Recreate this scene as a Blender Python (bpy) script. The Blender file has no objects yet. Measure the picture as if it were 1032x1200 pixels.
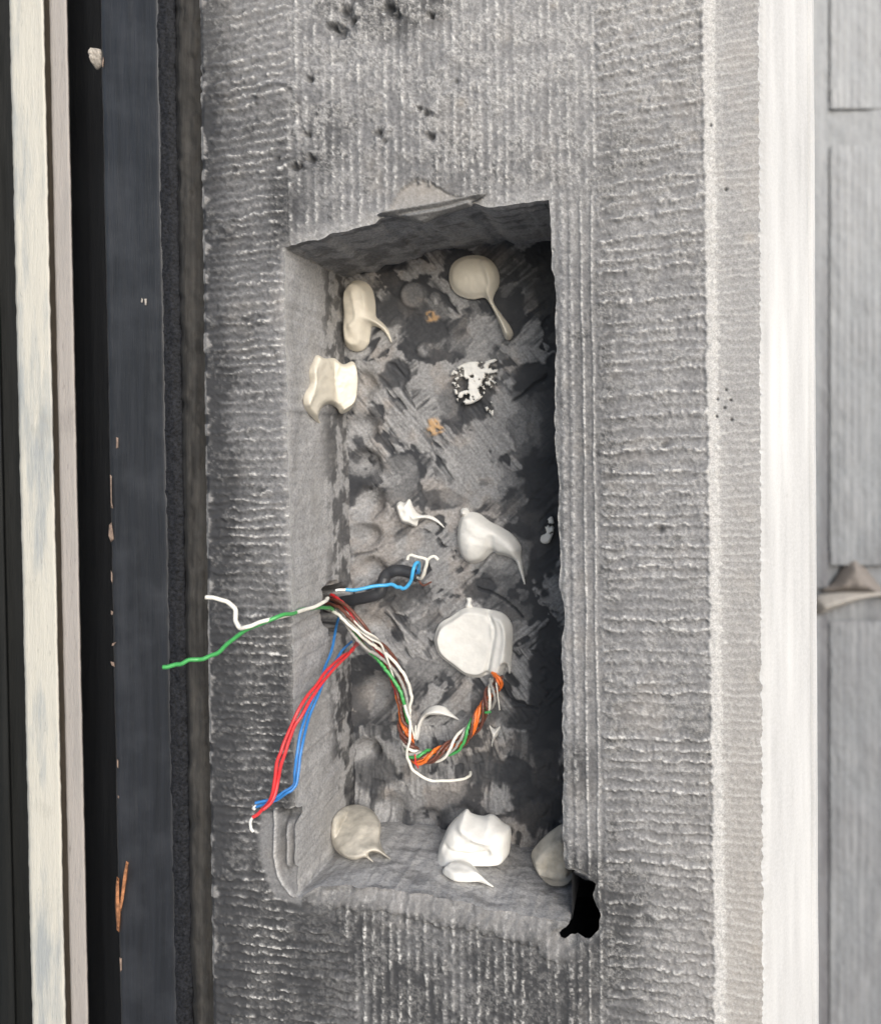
import bpy, math, random
import numpy as np
from mathutils import Vector

# ------------------------------------------------------------------ camera, sky, sun, exposure
sc = bpy.context.scene
COL = sc.collection
D = 0.3167            # camera to stone face, metres
K = 0.3333e-3         # metres per photo pixel on the stone face
VX, VY = 780.0, 510.0 # foot of the perpendicular from the lens, photo pixels
ZC = 1.35             # camera height
cd = bpy.data.cameras.new('camera')
cam = bpy.data.objects.new('camera', cd); COL.objects.link(cam)
cam.location = (0, -D, ZC); cam.rotation_euler = (math.pi/2, 0, 0)
cd.sensor_fit = 'VERTICAL'; cd.sensor_height = 24; cd.sensor_width = 24*1032/1200
cd.lens = 19.0
cd.shift_x = (516-VX)/1200; cd.shift_y = -(600-VY)/1200
cd.clip_start = 0.01; cd.clip_end = 500
cd.dof.use_dof = True; cd.dof.focus_distance = D+0.012; cd.dof.aperture_fstop = 5.6
sc.camera = cam

SUN_DIR = Vector((0.52, -0.80, 0.38)).normalized()      # towards the sun
w = bpy.data.worlds.new('World'); sc.world = w; w.use_nodes = True
nt = w.node_tree; bg = nt.nodes['Background']
sky = nt.nodes.new('ShaderNodeTexSky'); sky.sky_type = 'NISHITA'; sky.sun_disc = False
sky.sun_elevation = math.asin(SUN_DIR.z); sky.sun_rotation = math.atan2(SUN_DIR.x, SUN_DIR.y)
sky.air_density = 1.0; sky.dust_density = 2.0; sky.ozone_density = 1.0
nt.links.new(sky.outputs[0], bg.inputs[0]); bg.inputs[1].default_value = 0.085
sl = bpy.data.lights.new('sun', 'SUN'); sl.energy = 1.8; sl.angle = math.radians(42); sl.color = (.985, .99, 1)
so = bpy.data.objects.new('sun', sl); COL.objects.link(so)
so.rotation_euler = (-SUN_DIR).to_track_quat('-Z', 'Y').to_euler()
sc.view_settings.view_transform = 'Standard'; sc.view_settings.look = 'None'
sc.view_settings.exposure = 0.9; sc.view_settings.gamma = 1
sc.view_settings.use_curve_mapping = False

# ------------------------------------------------------------------ helpers
def P(px, py, y=0.0):
    """pixel of the photo at depth y behind the stone face -> world"""
    s = K*(D+y)/D
    return ((px-VX)*s, y, ZC-(py-VY)*s)

def PV(px, py, y):
    s = K*(D+y)/D
    return np.stack([(px-VX)*s, y+0*px, ZC-(py-VY)*s], -1)

def hsh(i, j, s):
    v = np.sin(i*127.1+j*311.7+s*74.7)*43758.5453
    return v-np.floor(v)

def vn(x, y, s=0):
    xi = np.floor(x); yi = np.floor(y); xf = x-xi; yf = y-yi
    u = xf*xf*(3-2*xf); v = yf*yf*(3-2*yf)
    a = hsh(xi, yi, s); b = hsh(xi+1, yi, s); c = hsh(xi, yi+1, s); d = hsh(xi+1, yi+1, s)
    return (a*(1-u)+b*u)*(1-v)+(c*(1-u)+d*u)*v

def fbm(x, y, s=0, o=4):
    r = 0; a = 1; t = 0
    for k in range(o):
        r = r+a*vn(x+k*17.3, y-k*9.1, s+k); t += a; a *= .5; x = x*2.03; y = y*2.03
    return r/t

def ss(a, b, x):
    t = np.clip((x-a)/(b-a), 0, 1); return t*t*(3-2*t)

def gau(x, y, cx, cy, rx, ry=None):
    ry = ry or rx
    return np.exp(-((x-cx)/rx)**2-((y-cy)/ry)**2)

def worley(x, y, s=0):
    xi = np.floor(x); yi = np.floor(y)
    best = np.full(x.shape, 9.); bid = np.zeros(x.shape); sec = np.full(x.shape, 9.)
    for dx in (-1, 0, 1):
        for dy in (-1, 0, 1):
            cx = xi+dx; cy = yi+dy
            d = (cx+hsh(cx, cy, s)-x)**2+(cy+hsh(cx, cy, s+5)-y)**2
            h = hsh(cx, cy, s+9)
            m = d < best
            sec = np.where(m, best, np.minimum(sec, d))
            bid = np.where(m, h, bid); best = np.where(m, d, best)
    return np.sqrt(best), bid, np.sqrt(sec)

def catmull(pts, n=8, closed=False):
    pts = np.array(pts, float); N = len(pts); out = []
    rng = range(N if closed else N-1)
    for i in rng:
        if closed: p0, p1, p2, p3 = pts[(i-1) % N], pts[i], pts[(i+1) % N], pts[(i+2) % N]
        else: p0, p1, p2, p3 = pts[max(i-1, 0)], pts[i], pts[i+1], pts[min(i+2, N-1)]
        for k in range(n):
            t = k/n
            out.append(.5*((2*p1)+(-p0+p2)*t+(2*p0-5*p1+4*p2-p3)*t*t+(-p0+3*p1-3*p2+p3)*t**3))
    if not closed: out.append(pts[-1])
    return np.array(out)

def inpoly(x, y, poly):
    r = np.zeros(x.shape, bool); n = len(poly)
    for i in range(n):
        x1, y1 = poly[i][:2]; x2, y2 = poly[(i+1) % n][:2]
        if y1 == y2: continue
        c = ((y1 > y) != (y2 > y)) & (x < (x2-x1)*(y-y1)/(y2-y1)+x1)
        r ^= c
    return r

def polydist(x, y, poly, closed=True, want=False):
    best = np.full(x.shape, 1e9); nx = np.zeros(x.shape); ny = np.zeros(x.shape); par = np.zeros(x.shape)
    n = len(poly); L = 0
    for i in range(n if closed else n-1):
        x1, y1 = poly[i][:2]; x2, y2 = poly[(i+1) % n][:2]
        dx, dy = x2-x1, y2-y1; l2 = dx*dx+dy*dy
        if l2 < 1e-12: continue
        t = np.clip(((x-x1)*dx+(y-y1)*dy)/l2, 0, 1)
        qx = x1+t*dx; qy = y1+t*dy; d = (x-qx)**2+(y-qy)**2
        m = d < best
        best = np.where(m, d, best)
        if want:
            nx = np.where(m, qx, nx); ny = np.where(m, qy, ny); par = np.where(m, i+t, par)
    return (np.sqrt(best), nx, ny, par) if want else np.sqrt(best)

def mesh(name, verts, faces, mat, parent=None, attrs=None, smooth=True):
    me = bpy.data.meshes.new(name)
    verts = np.asarray(verts, np.float32).reshape(-1, 3)
    if isinstance(faces, np.ndarray):
        nf, k = faces.shape
        me.vertices.add(len(verts)); me.vertices.foreach_set('co', verts.ravel())
        me.loops.add(nf*k); me.loops.foreach_set('vertex_index', faces.astype(np.int32).ravel())
        me.polygons.add(nf)
        me.polygons.foreach_set('loop_start', np.arange(0, nf*k, k, dtype=np.int32))
        me.update(calc_edges=True); me.validate()
    else:
        me.from_pydata([tuple(map(float, v)) for v in verts], [], faces); me.update()
    if attrs:
        for a, v in attrs.items():
            at = me.attributes.new(a, 'FLOAT', 'POINT'); at.data.foreach_set('value', np.asarray(v, np.float32).ravel())
    me.polygons.foreach_set('use_smooth', np.full(len(me.polygons), smooth))
    if mat: me.materials.append(mat)
    o = bpy.data.objects.new(name, me); COL.objects.link(o)
    if parent: o.parent = parent; o.matrix_parent_inverse = parent.matrix_world.inverted()
    return o

def gridfaces(nr, nc):
    i = np.arange(nr*nc).reshape(nr, nc)
    return np.stack([i[:-1, :-1], i[1:, :-1], i[1:, 1:], i[:-1, 1:]], -1).reshape(-1, 4)

def compact(verts, faces, attrs):
    used = np.unique(faces); mp = np.full(len(verts), -1); mp[used] = np.arange(len(used))
    return verts[used], mp[faces], {k: np.asarray(v).ravel()[used] for k, v in attrs.items()}

def tag(o, label, cat, group=None, kind=None):
    o['label'] = label; o['category'] = cat
    if group: o['group'] = group
    o['kind'] = kind or 'thing'
    return o

def thing(name, loc, label, cat, group=None):
    o = bpy.data.objects.new(name, None); COL.objects.link(o); o.location = loc
    o.empty_display_size = .02
    bpy.context.view_layer.update()
    return tag(o, label, cat, group)

# ------------------------------------------------------------------ materials
def newmat(name):
    m = bpy.data.materials.new(name); m.use_nodes = True
    return m, m.node_tree, m.node_tree.nodes['Principled BSDF']

def N(nt, t, **kw):
    n = nt.nodes.new(t)
    for k, v in kw.items(): setattr(n, k, v)
    return n

def ramp(nt, fac, stops):
    r = N(nt, 'ShaderNodeValToRGB'); e = r.color_ramp.elements
    while len(e) < len(stops): e.new(.5)
    for i, (p, c) in enumerate(stops):
        e[i].position = p; e[i].color = (*c, 1) if len(c) == 3 else c
    nt.links.new(fac, r.inputs[0]); return r.outputs[0]

def mix(nt, fac, a, b, mode='MIX'):
    m = N(nt, 'ShaderNodeMix', data_type='RGBA', blend_type=mode)
    for s, v in ((m.inputs[0], fac), (m.inputs[6], a), (m.inputs[7], b)):
        if hasattr(v, 'links'): nt.links.new(v, s)
        elif isinstance(v, (int, float)): s.default_value = v
        else: s.default_value = (*v, 1)
    return m.outputs[2]

def noise(nt, scale, detail=4, rough=.6, vec=None, sc3=None):
    n = N(nt, 'ShaderNodeTexNoise'); n.inputs['Scale'].default_value = scale
    n.inputs['Detail'].default_value = detail; n.inputs['Roughness'].default_value = rough
    tc = N(nt, 'ShaderNodeNewGeometry')
    src = tc.outputs['Position']
    if sc3:
        mp = N(nt, 'ShaderNodeMapping'); mp.inputs['Scale'].default_value = sc3
        nt.links.new(src, mp.inputs[0]); src = mp.outputs[0]
    nt.links.new(src, n.inputs['Vector'])
    return n.outputs[0]

def bump(nt, b, h, strength, dist):
    n = N(nt, 'ShaderNodeBump'); n.inputs['Strength'].default_value = strength; n.inputs['Distance'].default_value = dist
    nt.links.new(h, n.inputs['Height']); nt.links.new(n.outputs[0], b.inputs['Normal']); return n

def stone_mat(name, mid=(.21, .21, .215), dark=(.030, .031, .034), pale=(.60, .59, .57), rough=.82, warm=(.30, .27, .235), grain=1.0):
    m, nt, b = newmat(name)
    dust = N(nt, 'ShaderNodeAttribute', attribute_name='dust').outputs['Fac']
    dirt = N(nt, 'ShaderNodeAttribute', attribute_name='dirt').outputs['Fac']
    rust = N(nt, 'ShaderNodeAttribute', attribute_name='warm').outputs['Fac']
    nz = noise(nt, 900, 5, .7)
    c = mix(nt, ramp(nt, nz, [(.3, (.62, .62, .62)), (.7, (1.3, 1.3, 1.3))]), (0, 0, 0), mid, 'MIX')
    g = N(nt, 'ShaderNodeMix', data_type='RGBA', blend_type='MULTIPLY'); g.inputs[0].default_value = 1
    nt.links.new(ramp(nt, nz, [(.30, (1-.42*grain,)*3), (.70, (1+.42*grain,)*3)]), g.inputs[6]); g.inputs[7].default_value = (*mid, 1)
    c = g.outputs[2]
    c = mix(nt, rust, c, warm)
    c = mix(nt, dirt, c, dark)
    fine = ramp(nt, noise(nt, 1500, 3, .7), [(.34, (1-.55*grain,)*3), (.62, (1+.25*grain,)*3)])
    mu = N(nt, 'ShaderNodeMath', operation='MULTIPLY', use_clamp=True); nt.links.new(dust, mu.inputs[0]); nt.links.new(fine, mu.inputs[1])
    c = mix(nt, mu.outputs[0], c, pale)
    nt.links.new(c, b.inputs['Base Color']); b.inputs['Roughness'].default_value = rough
    b.inputs['Specular IOR Level'].default_value = .35
    bump(nt, b, noise(nt, 2200, 4, .65), .35*grain, .0004)
    return m

M = {}
M['stone'] = stone_mat('tooled_bluestone')
M['recess'] = stone_mat('chiselled_bluestone', mid=(.35, .35, .355), dark=(.024, .025, .029), pale=(.55, .54, .52), rough=.7)
M['chamfer'] = stone_mat('sawn_pale_stone', mid=(.41, .41, .41), dark=(.20, .20, .20), pale=(.58, .58, .575), rough=.7, grain=.35)  # pillar stone made paler, light from the right put into its colour
M['farstone'] = stone_mat('weathered_far_stone', mid=(.235, .25, .265), dark=(.10, .10, .11), pale=(.54, .55, .56))

def paint_mat(name, a, b_, streak, rough, spec=.4, bumpd=.0003, coverage=(.35, .65), third=None):
    m, nt, b = newmat(name)
    n1 = noise(nt, 1, 5, .6, sc3=(420, 420, 14)); n2 = noise(nt, 55, 4, .6)
    c = ramp(nt, n1, [(coverage[0], a), (coverage[1], b_)])
    c = mix(nt, ramp(nt, n2, [(.45, (0, 0, 0)), (.72, (streak,)*3)]), c, third or b_)
    nt.links.new(c, b.inputs['Base Color']); b.inputs['Roughness'].default_value = rough
    b.inputs['Specular IOR Level'].default_value = spec
    c = mix(nt, ramp(nt, noise(nt, 1, 4, .7, sc3=(1400, 1400, 500)), [(.66, (0, 0, 0)), (.76, (.5,)*3)]), c, tuple(v*2.2 for v in (third or b_)))
    nt.links.new(c, b.inputs['Base Color'])
    n3 = noise(nt, 1, 5, .65, sc3=(1500, 1500, 90))
    bump(nt, b, n3, .5, bumpd)
    return m

def cream_mat(name, base, scuff, speck, amt):
    m, nt, b = newmat(name)
    c = mix(nt, ramp(nt, noise(nt, 1, 6, .65, sc3=(130, 130, 16)), [(.50, (0, 0, 0)), (.66, (amt,)*3)]), base, scuff)
    c = mix(nt, ramp(nt, noise(nt, 1, 5, .7, sc3=(1300, 1300, 160)), [(.60, (0, 0, 0)), (.70, (.65,)*3)]), c, speck)
    c = mix(nt, ramp(nt, noise(nt, 34, 6, .7), [(.56, (0, 0, 0)), (.66, (.35,)*3)]), c, tuple(v*.62 for v in base))
    nt.links.new(c, b.inputs['Base Color']); b.inputs['Roughness'].default_value = .6
    bump(nt, b, noise(nt, 1, 6, .7, sc3=(900, 900, 120)), .6, .0006)
    return m
M['cream'] = cream_mat('flaking_cream_paint', (.50, .485, .43), (.27, .295, .31), (.19, .18, .16), .8)
M['palestrip'] = cream_mat('greyed_pale_paint', (.33, .305, .285), (.25, .24, .23), (.15, .14, .13), .6)
M['groove'] = paint_mat('dirty_groove', (.10, .085, .07), (.16, .135, .11), .3, .8)
M['black'] = paint_mat('black_painted_timber', (.008, .009, .011), (.012, .0135, .016), .4, .5, .3)
M['bluejamb'] = paint_mat('blue_black_timber_paint', (.011, .0125, .0155), (.018, .0203, .0255), .6, .5, .45, third=(.038, .041, .048))
M['mortar'] = paint_mat('dark_mortar', (.026, .025, .024), (.062, .059, .055), .5, .95, .15)
M['void'] = paint_mat('dark_inner_door', (.006, .007, .007), (.010, .011, .011), .4, .6, .2)

def plain(name, col, rough=.4, var=.12, scale=300, spec=.5, sss=0, bd=0):
    m, nt, b = newmat(name)
    n = noise(nt, scale, 3)
    a = tuple(max(0, c*(1-var)) for c in col); z = tuple(min(1, c*(1+var)) for c in col)
    nt.links.new(ramp(nt, n, [(.3, a), (.7, z)]), b.inputs['Base Color'])
    b.inputs['Roughness'].default_value = rough; b.inputs['Specular IOR Level'].default_value = spec
    if sss:
        b.inputs['Subsurface Weight'].default_value = sss; b.inputs['Subsurface Radius'].default_value = (.002, .0018, .0014)
        b.inputs['Subsurface Scale'].default_value = 1
    if bd: bump(nt, b, noise(nt, 500, 4), .5, bd)
    return m
M['blackgrain'] = plain('grainy_black_paint', (.0105, .0115, .0145), .7, .8, 900, .2, 0, .0012)
M['glue'] = plain('cream_adhesive', (.66, .615, .52), .5, .08, 130, .45, .0, .0004)  # adhesive with shade put into its colour, for the upper dabs
M['gluew'] = plain('white_adhesive', (.71, .70, .665), .5, .09, 130, .5, .0, .0004)  # same adhesive with light put into its colour
M['gluedirty'] = plain('dusty_adhesive', (.46, .43, .37), .6, .3, 130, .4, 0, .0005)
M['red'] = plain('red_insulation', (.62, .035, .04), .35)
M['blue'] = plain('blue_insulation', (.035, .19, .50), .35)
M['skyblue'] = plain('light_blue_insulation', (.06, .36, .66), .35)
M['green'] = plain('green_insulation', (.06, .33, .09), .35)
M['white'] = plain('white_insulation', (.72, .70, .63), .35)
M['orange'] = plain('orange_insulation', (.75, .17, .03), .35)
M['brown'] = plain('brown_insulation', (.13, .05, .035), .4)
M['grey'] = plain('grey_insulation', (.30, .29, .27), .4)
M['sheath'] = plain('dark_cable_sheath', (.035, .037, .042), .45)
M['bare'] = plain('pale_bare_tip', (.8, .79, .74), .4)
M['wood'] = plain('bare_orange_wood', (.27, .115, .05), .75, .6, 500)
M['woodpale'] = plain('bare_pale_wood', (.22, .16, .125), .7, .35, 700)
M['crumb'] = plain('pale_mortar_crumb', (.36, .33, .29), .9, .4, 900)

# ------------------------------------------------------------------ pavement
M['paving'] = plain('grey_paving', (.24, .245, .25), .9, .2, 30)
gx = np.linspace(-1, 1, 61); gx = np.sign(gx)*np.abs(gx)**3*150
GY, GX = np.meshgrid(gx, gx, indexing='ij')
gr = mesh('ground', np.stack([GX, GY, .004*(fbm(GX*3, GY*3, 5, 2)-.5)-.004], -1).reshape(-1, 3), gridfaces(61, 61)[:, ::-1], M['paving'])
gr['kind'] = 'structure'

# ------------------------------------------------------------------ the stone pillar
DB = 0.060                                    # depth of the recess
def shift(px):                                # slow slant of the uprights across the photo
    return np.interp(px, [-200, 0, 100, 210, 240, 400, 840, 891, 960], [28, 28, 25, 22, 16, 13, 15, 5, 6])

# outline of the recess mouth: (front px, front py)
OUT = [(333, 289), (345, 287), (360, 281), (372, 281), (390, 274), (408, 271), (420, 266), (440, 262), (446, 255), (470, 250), (500, 250), (540, 243), (556, 239),
       (575, 243), (600, 240), (622, 237), (643, 234), (645, 262), (646, 300), (650, 340), (649, 372), (651, 410), (650, 470), (649, 500), (652, 545), (655, 570), (653, 604), (656, 640), (655, 690),
       (660, 708), (662, 735), (657, 752), (659, 800), (658, 850), (660, 900), (658, 950), (659, 990), (662, 1018)]
HOLE = [(672, 1021), (686, 1027), (698, 1037), (694, 1050), (697, 1060), (704, 1075), (700, 1092), (690, 1102), (676, 1100), (664, 1106), (655, 1104), (654, 1098), (661, 1093)]
OUT2 = [(666, 1087), (648, 1084), (625, 1081), (600, 1076), (575, 1072), (540, 1063), (510, 1057), (480, 1052), (450, 1047), (420, 1045), (390, 1042), (372, 1043), (358, 1049), (348, 1052), (345, 1040), (346, 1000),
        (347, 960), (345, 940), (344, 900), (343, 850), (342, 780), (341, 700), (339, 640), (338, 590), (336, 520), (336, 480), (334, 420), (333, 360), (332, 310)]
def densify(pts, amp, s0):
    out = []
    for i in range(len(pts)):
        a = np.array(pts[i], float); b = np.array(pts[(i+1) % len(pts)], float)
        l = np.hypot(*(b-a)); n = max(1, int(l/4)); nv = np.array([-(b-a)[1], (b-a)[0]])/max(l, 1e-6)
        for k in range(n):
            q = a+(b-a)*k/n
            j = (float(fbm(np.array(q[0]/9.), np.array(q[1]/9.), s0))-.5)*amp
            out.append(tuple(q+nv*j))
    return out
full = OUT+HOLE+OUT2
nOUT, nHOLE = len(OUT), len(HOLE)
LOOP = []; SEC = []
for i in range(len(full)):
    seg = densify([full[i], full[(i+1) % len(full)]], 4.6, 3)
    n = max(1, int(np.hypot(full[(i+1) % len(full)][0]-full[i][0], full[(i+1) % len(full)][1]-full[i][1])/4))
    seg = seg[:n]; LOOP += seg
    h = 1 if nOUT-1 < i < nOUT+nHOLE-0 else 0
    SEC += [h]*len(seg)
LOOP = np.array(LOOP); SEC = np.array(SEC)

def floor_fy(px): return np.interp(px, [345, 372, 420, 480, 540, 600, 666], [1046, 1042, 1045, 1052, 1063, 1076, 1087])
def ceil_fy(px): return np.interp(px, [333, 440, 643], [289, 262, 234])
def left_fx(py): return np.interp(py, [289, 480, 700, 940, 1050], [333, 336, 341, 345, 348])
def rec_depth(px, py):
    """depth of the recess surface seen at a photo pixel"""
    lx = left_fx(VY+(py-VY)*1.1)
    dl = D*((VX-lx)/np.maximum(VX-px, 1)-1)
    df = np.where(py > VY+50, D*((floor_fy(px-12)-VY)/np.maximum(py-VY, 1)-1), 9)
    return np.minimum(np.minimum(dl, df), DB)

ROWS = np.concatenate([np.arange(-2600, -800, 90), np.arange(-800, -12, 5), np.arange(-12, 1212, 1.5), np.arange(1212, 2000, 5), np.linspace(2000, 4555, 30)])
cu_face = np.arange(241, 891.01, 1.4)
nface = len(cu_face)

def front_height(x, y, xt):
    """x nominal px, y row, xt true px; returns height in mm (proud +), dust, dirt, warm"""
    slope = np.interp(y, [-50, 150, 330, 600, 900, 1200], [-.24, -.17, -.09, -.02, .05, .13])
    n_lo = fbm(x/60, y/60, 1, 3); n_mid = fbm(x/14, y/14, 2, 4); n_hi = fbm(x/3.4, y/3.4, 4, 3); n_vh = vn(x/1.9, y/1.9, 6)
    xb = np.interp(y, [0, 290, 1020, 1100, 1200], [348, 340, 352, 402, 412])+5*(vn(x*0, y/9, 31)-.5)
    wl = 1-ss(-4, 4, x-xb)
    wr = ss(-3, 3, x-(703+3*(vn(x*0, y/30, 33)-.5)))
    wc = np.clip(1-wl-wr, 0, 1)
    # horizontal batting
    def batted(per, sd, xc, wob, wv):
        ph = (y-slope*(x-xc)+9*(vn(x/260, y/55, sd)-.5)+wob*(vn(x/16, y/12, sd+1)-.5)+wv*(vn(x/3.6, y/7, sd+2)-.5))/per
        row = np.floor(ph+.5); tri = 1-2*np.abs(ph-row)
        amp = .25+.75*hsh(row, row*0+3, sd)
        br = ss(.22, .52, vn(x/13, row*3.7, sd+3)*.6+.4*vn(x/4, row*1.7, sd+4))
        return tri, amp, br
    tl, al, bl = batted(10.5, 40, 290, 5, 3.5)
    tr, ar, brr = batted(12.5, 60, 765, 5.5, 3.2)
    # vertical batting
    px_ = x+2.5*(vn(x/20, y/55, 81)-.5)+2.4*(vn(x/4, y/4.5, 82)-.5)
    ph = px_/10.2+.9*vn(x*0+1, y/400, 83); colid = np.floor(ph+.5); tc = 1-2*np.abs(ph-colid)
    ac = .35+.65*hsh(colid, colid*0+7, 84)
    bc = ss(.30, .62, vn(colid*2.3, y/17, 85)*.6+.4*vn(x/3, y/4, 86))
    # fine parallel lines right of the recess
    wn = ss(652, 660, xt)*(1-ss(700, 706, xt))*ss(200, 260, y)
    tn = 0
    for gx, gw in ((662, 4.2), (672, 3.6), (685, 1.7), (697, 1.7)):
        tn = np.maximum(tn, np.exp(-((x-gx+2*(vn(x*0, y/60, gx)-.5)+1.0*(vn(x/3, y/5, gx+1)-.5))/gw)**2))
    top = 1-ss(170, 250, y)
    h = np.zeros_like(x); dust = np.zeros_like(x)
    def prof(t): return t**1.5
    hl = 1.15*prof(tl)*al*(.45+.55*bl); hr = 1.5*prof(tr)*ar*(.4+.6*brr)
    hc = (.75-.22*top)*prof(tc)*ac*(.4+.6*bc)
    hc = hc*(1-wn)+wn*.75*tn
    fade_l = ss(243, 262, x)
    h += wl*hl*(.35+.65*fade_l)+wr*hr+wc*hc
    rough = .5*(n_hi-.5)+.4*(n_mid-.5)*2+.2*(n_vh-.5)
    h += rough*(.75+.3*wr+.4*wc*top)
    # dust: bruised white crystals on the crests
    grain = ss(.42, .72, .55*n_vh+.45*n_hi)
    rg = 1-np.abs(2*fbm(x/6.5, y/5, 111, 2)-1); rg2 = 1-np.abs(2*fbm(x/4, y/4, 115, 2)-1)
    net = np.maximum(ss(.80, .97, rg), .8*ss(.84, .98, rg2))*ss(.30, .55, n_mid)
    dl = ss(.55, .95, tl)*bl*al*ss(255, 300, x)*(1-.75*ss(330, 347, x)*(y > 260))*1.3
    dr = ss(.55, .95, tr)*brr*ar*1.15
    dc = ss(.35, .95, tc)*bc*(.40+.6*ac)*1.0*(1-wn)+wn*ss(.35, .9, tn)*np.where(x < 679, .55*ss(.35, .6, n_hi), .85)
    dust = (wl*dl+wr*dr+wc*dc)*(.12+.88*grain)
    frost = ss(.50, .68, n_hi)*ss(.40, .62, n_mid)*(.18*wr+.27*wc*top+.22*wc+.14*wl)
    dust = np.maximum(dust, frost*(.5+.5*grain))
    dust = np.maximum(dust, net*(.26*wr+.16*wc*top+.16*wc+.10*wl*ss(270, 300, x))); h += .22*net*(wr+.6*wc*top)
    # broad pale tone: paler to the right and the top
    pale = .06*ss(620, 800, x)+.09*ss(330, 700, x)*(1-ss(150, 400, y))+.06*(1-ss(0, 150, y))
    dust = np.clip(dust+pale*(.4+1.2*n_mid), 0, 1)
    # stains, a damp patch and broad darker tones at left and foot
    n_pa = fbm(x/120, y/150, 19, 4); dirt = .07+.30*(n_lo-.35)+.75*ss(.45, .75, n_pa)*(1-.5*wr)
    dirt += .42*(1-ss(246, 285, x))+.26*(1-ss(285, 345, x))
    dirt += .30*ss(500, 950, y)*(1-ss(330, 420, x))
    dirt += .34*ss(1050, 1110, y)*(1-ss(640, 720, x))
    dirt += .62*gau(x, y, 712, 1100, 40, 60)*(.4+1.2*n_mid)+.35*gau(x, y, 742, 185, 46, 40)*(.3+1.4*n_mid)
    dirt += .30*gau(x, y, 330, 240, 40, 70)+.26*gau(x, y, 570, 200, 110, 34)+.22*gau(x, y, 690, 420, 40, 150)
    dirt += .25*ss(.55, .8, n_mid)+.25*ss(.5, .25, n_hi)*.6
    dirt += .20*ss(700, 712, x)*(1-ss(712, 750, x))
    valley = wl*(1-tl)*.25+wr*(1-tr)*.22+wc*(1-np.where(wn > .5, tn, tc))*.22
    dirt += valley*(.5+n_mid)
    # pits and lumps in the pillar head
    for cx, cy, r, dp in ((368, 93, 4, 2.2), (365, 158, 3.5, 2), (351, 196, 5.5, 2.4), (369, 186, 5, 2), (509, 160, 4.5, 2.4), (504, 132, 4, 1.8), (448, 156, 4, 1.8), (412, 14, 6, 2.2), (404, 38, 7, 2.6), (418, 24, 5, 2),
                          (462, 9, 7, 2.5), (470, 18, 5, 2), (511, 18, 3.5, 2), (330, 186, 2.5, 1.5), (396, 30, 4, 2), (455, 166, 3, 1.5), (497, 127, 3, 1.5), (540, 96, 2.5, 1.), (779, 522, 3, 1.2), (774, 622, 4, 1.4), (240, 85, 3, 2), (240, 105, 3, 2)):
        rr = np.hypot((x-cx)/(r*1.25), (y-cy)/r)*(1+.7*(n_hi-.5)); g = np.exp(-rr**2.6)
        h -= 1.2*dp*g; dirt += .28*g*(.5+n_hi); dust *= 1-g
    for cx, cy, r, a in ((332, 112, 16, 1.3), (530, 70, 15, .9), (372, 112, 13, .8), (400, 70, 14, -1.2), (463, 40, 18, -1.0), (480, 175, 15, .7), (420, 150, 14, -.8), (610, 60, 25, -.8), (570, 110, 22, .6)):
        g = gau(x, y, cx, cy, r*1.2, r)*(.6+.8*n_mid); h += a*g
    arc = np.abs(np.hypot((x-332)*.8, y-118)-19); g = np.exp(-(arc/2.5)**2)*(y < 122); h += 1.0*g; dirt += .25*g
    warm = .35*gau(x, y, 500, 222, 32, 11)+.25*ss(.6, .8, fbm(x/40, y/40, 77, 3))+.22*ss(700, 1100, y)*ss(700, 860, x)
    for cx, cy, r in ((546, 120, 7), (656, 6, 5), (818, 160, 5), (890, 141, 5), (880, 279, 6)):
        warm += .9*gau(x, y, cx, cy, r)*(.4+n_hi)
    # arris bead at 830 and the narrow margin beside it
    e1 = 830+2.4*(vn(x*0, y/14, 91)-.5)+2.6*(vn(x*0+3, y/4, 92)-.5)
    band = ss(-2.0, 1.0, x-e1)*(1-ss(8, 16, x-e1)); marg = ss(8, 17, x-e1)
    h = h*(1-.8*band)+band*(.42+.4*(n_hi-.5))
    h -= .45*np.exp(-((x-e1+4)/2.5)**2)*ss(.35, .65, vn(x*0+7, y/13, 97))
    tb, ab, bb = batted(9.5, 70, 865, 4, 2.5)
    h = h*(1-marg)+marg*(.35*prof(tb)*ab+.4*(n_hi-.5)+.5*(n_mid-.5)+.1)
    dust = dust*(1-np.maximum(band, marg))+band*(.72+.35*(n_hi-.5))+marg*(.24+ss(.55, .95, tb)*bb*ab*.28+.12*grain)
    dust += marg*.12*(1-ss(842, 862, x))
    dirt = dirt*(1-np.maximum(band, marg))+marg*(.05+.22*(n_lo-.3)+.14*(1-tb)+.25*(1-ss(100, 500, y))*0)
    warm = warm*(1-band)+band*.2+marg*(.10+.28*ss(400, 1000, y))
    for cx, cy in ((842, 468), (841, 488), (850, 478), (858, 492), (857, 469), (852, 457), (838, 147), (854, 222)):
        g = np.exp(-((np.hypot(x-cx, y-cy)/1.9)**4)); h -= .9*g; dirt += .8*g; dust *= 1-g
    # left arris is lightly chipped and pale
    la = (1-ss(1, 4, x-241-9*np.clip(fbm(x/30, y/9, 95, 3)-.36, 0, 1)*2.2))*ss(.3, .5, vn(x*0, y/12, 96)); dust = np.maximum(dust, .17*la*(.4+n_hi)); h = h*(1-.5*la)+.6*la; dirt *= 1-.7*la; warm += .2*la
    h -= 1.3*(1-ss(241, 246, x))*(.4+1.0*n_mid)
    return h, dust, dirt, warm

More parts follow.
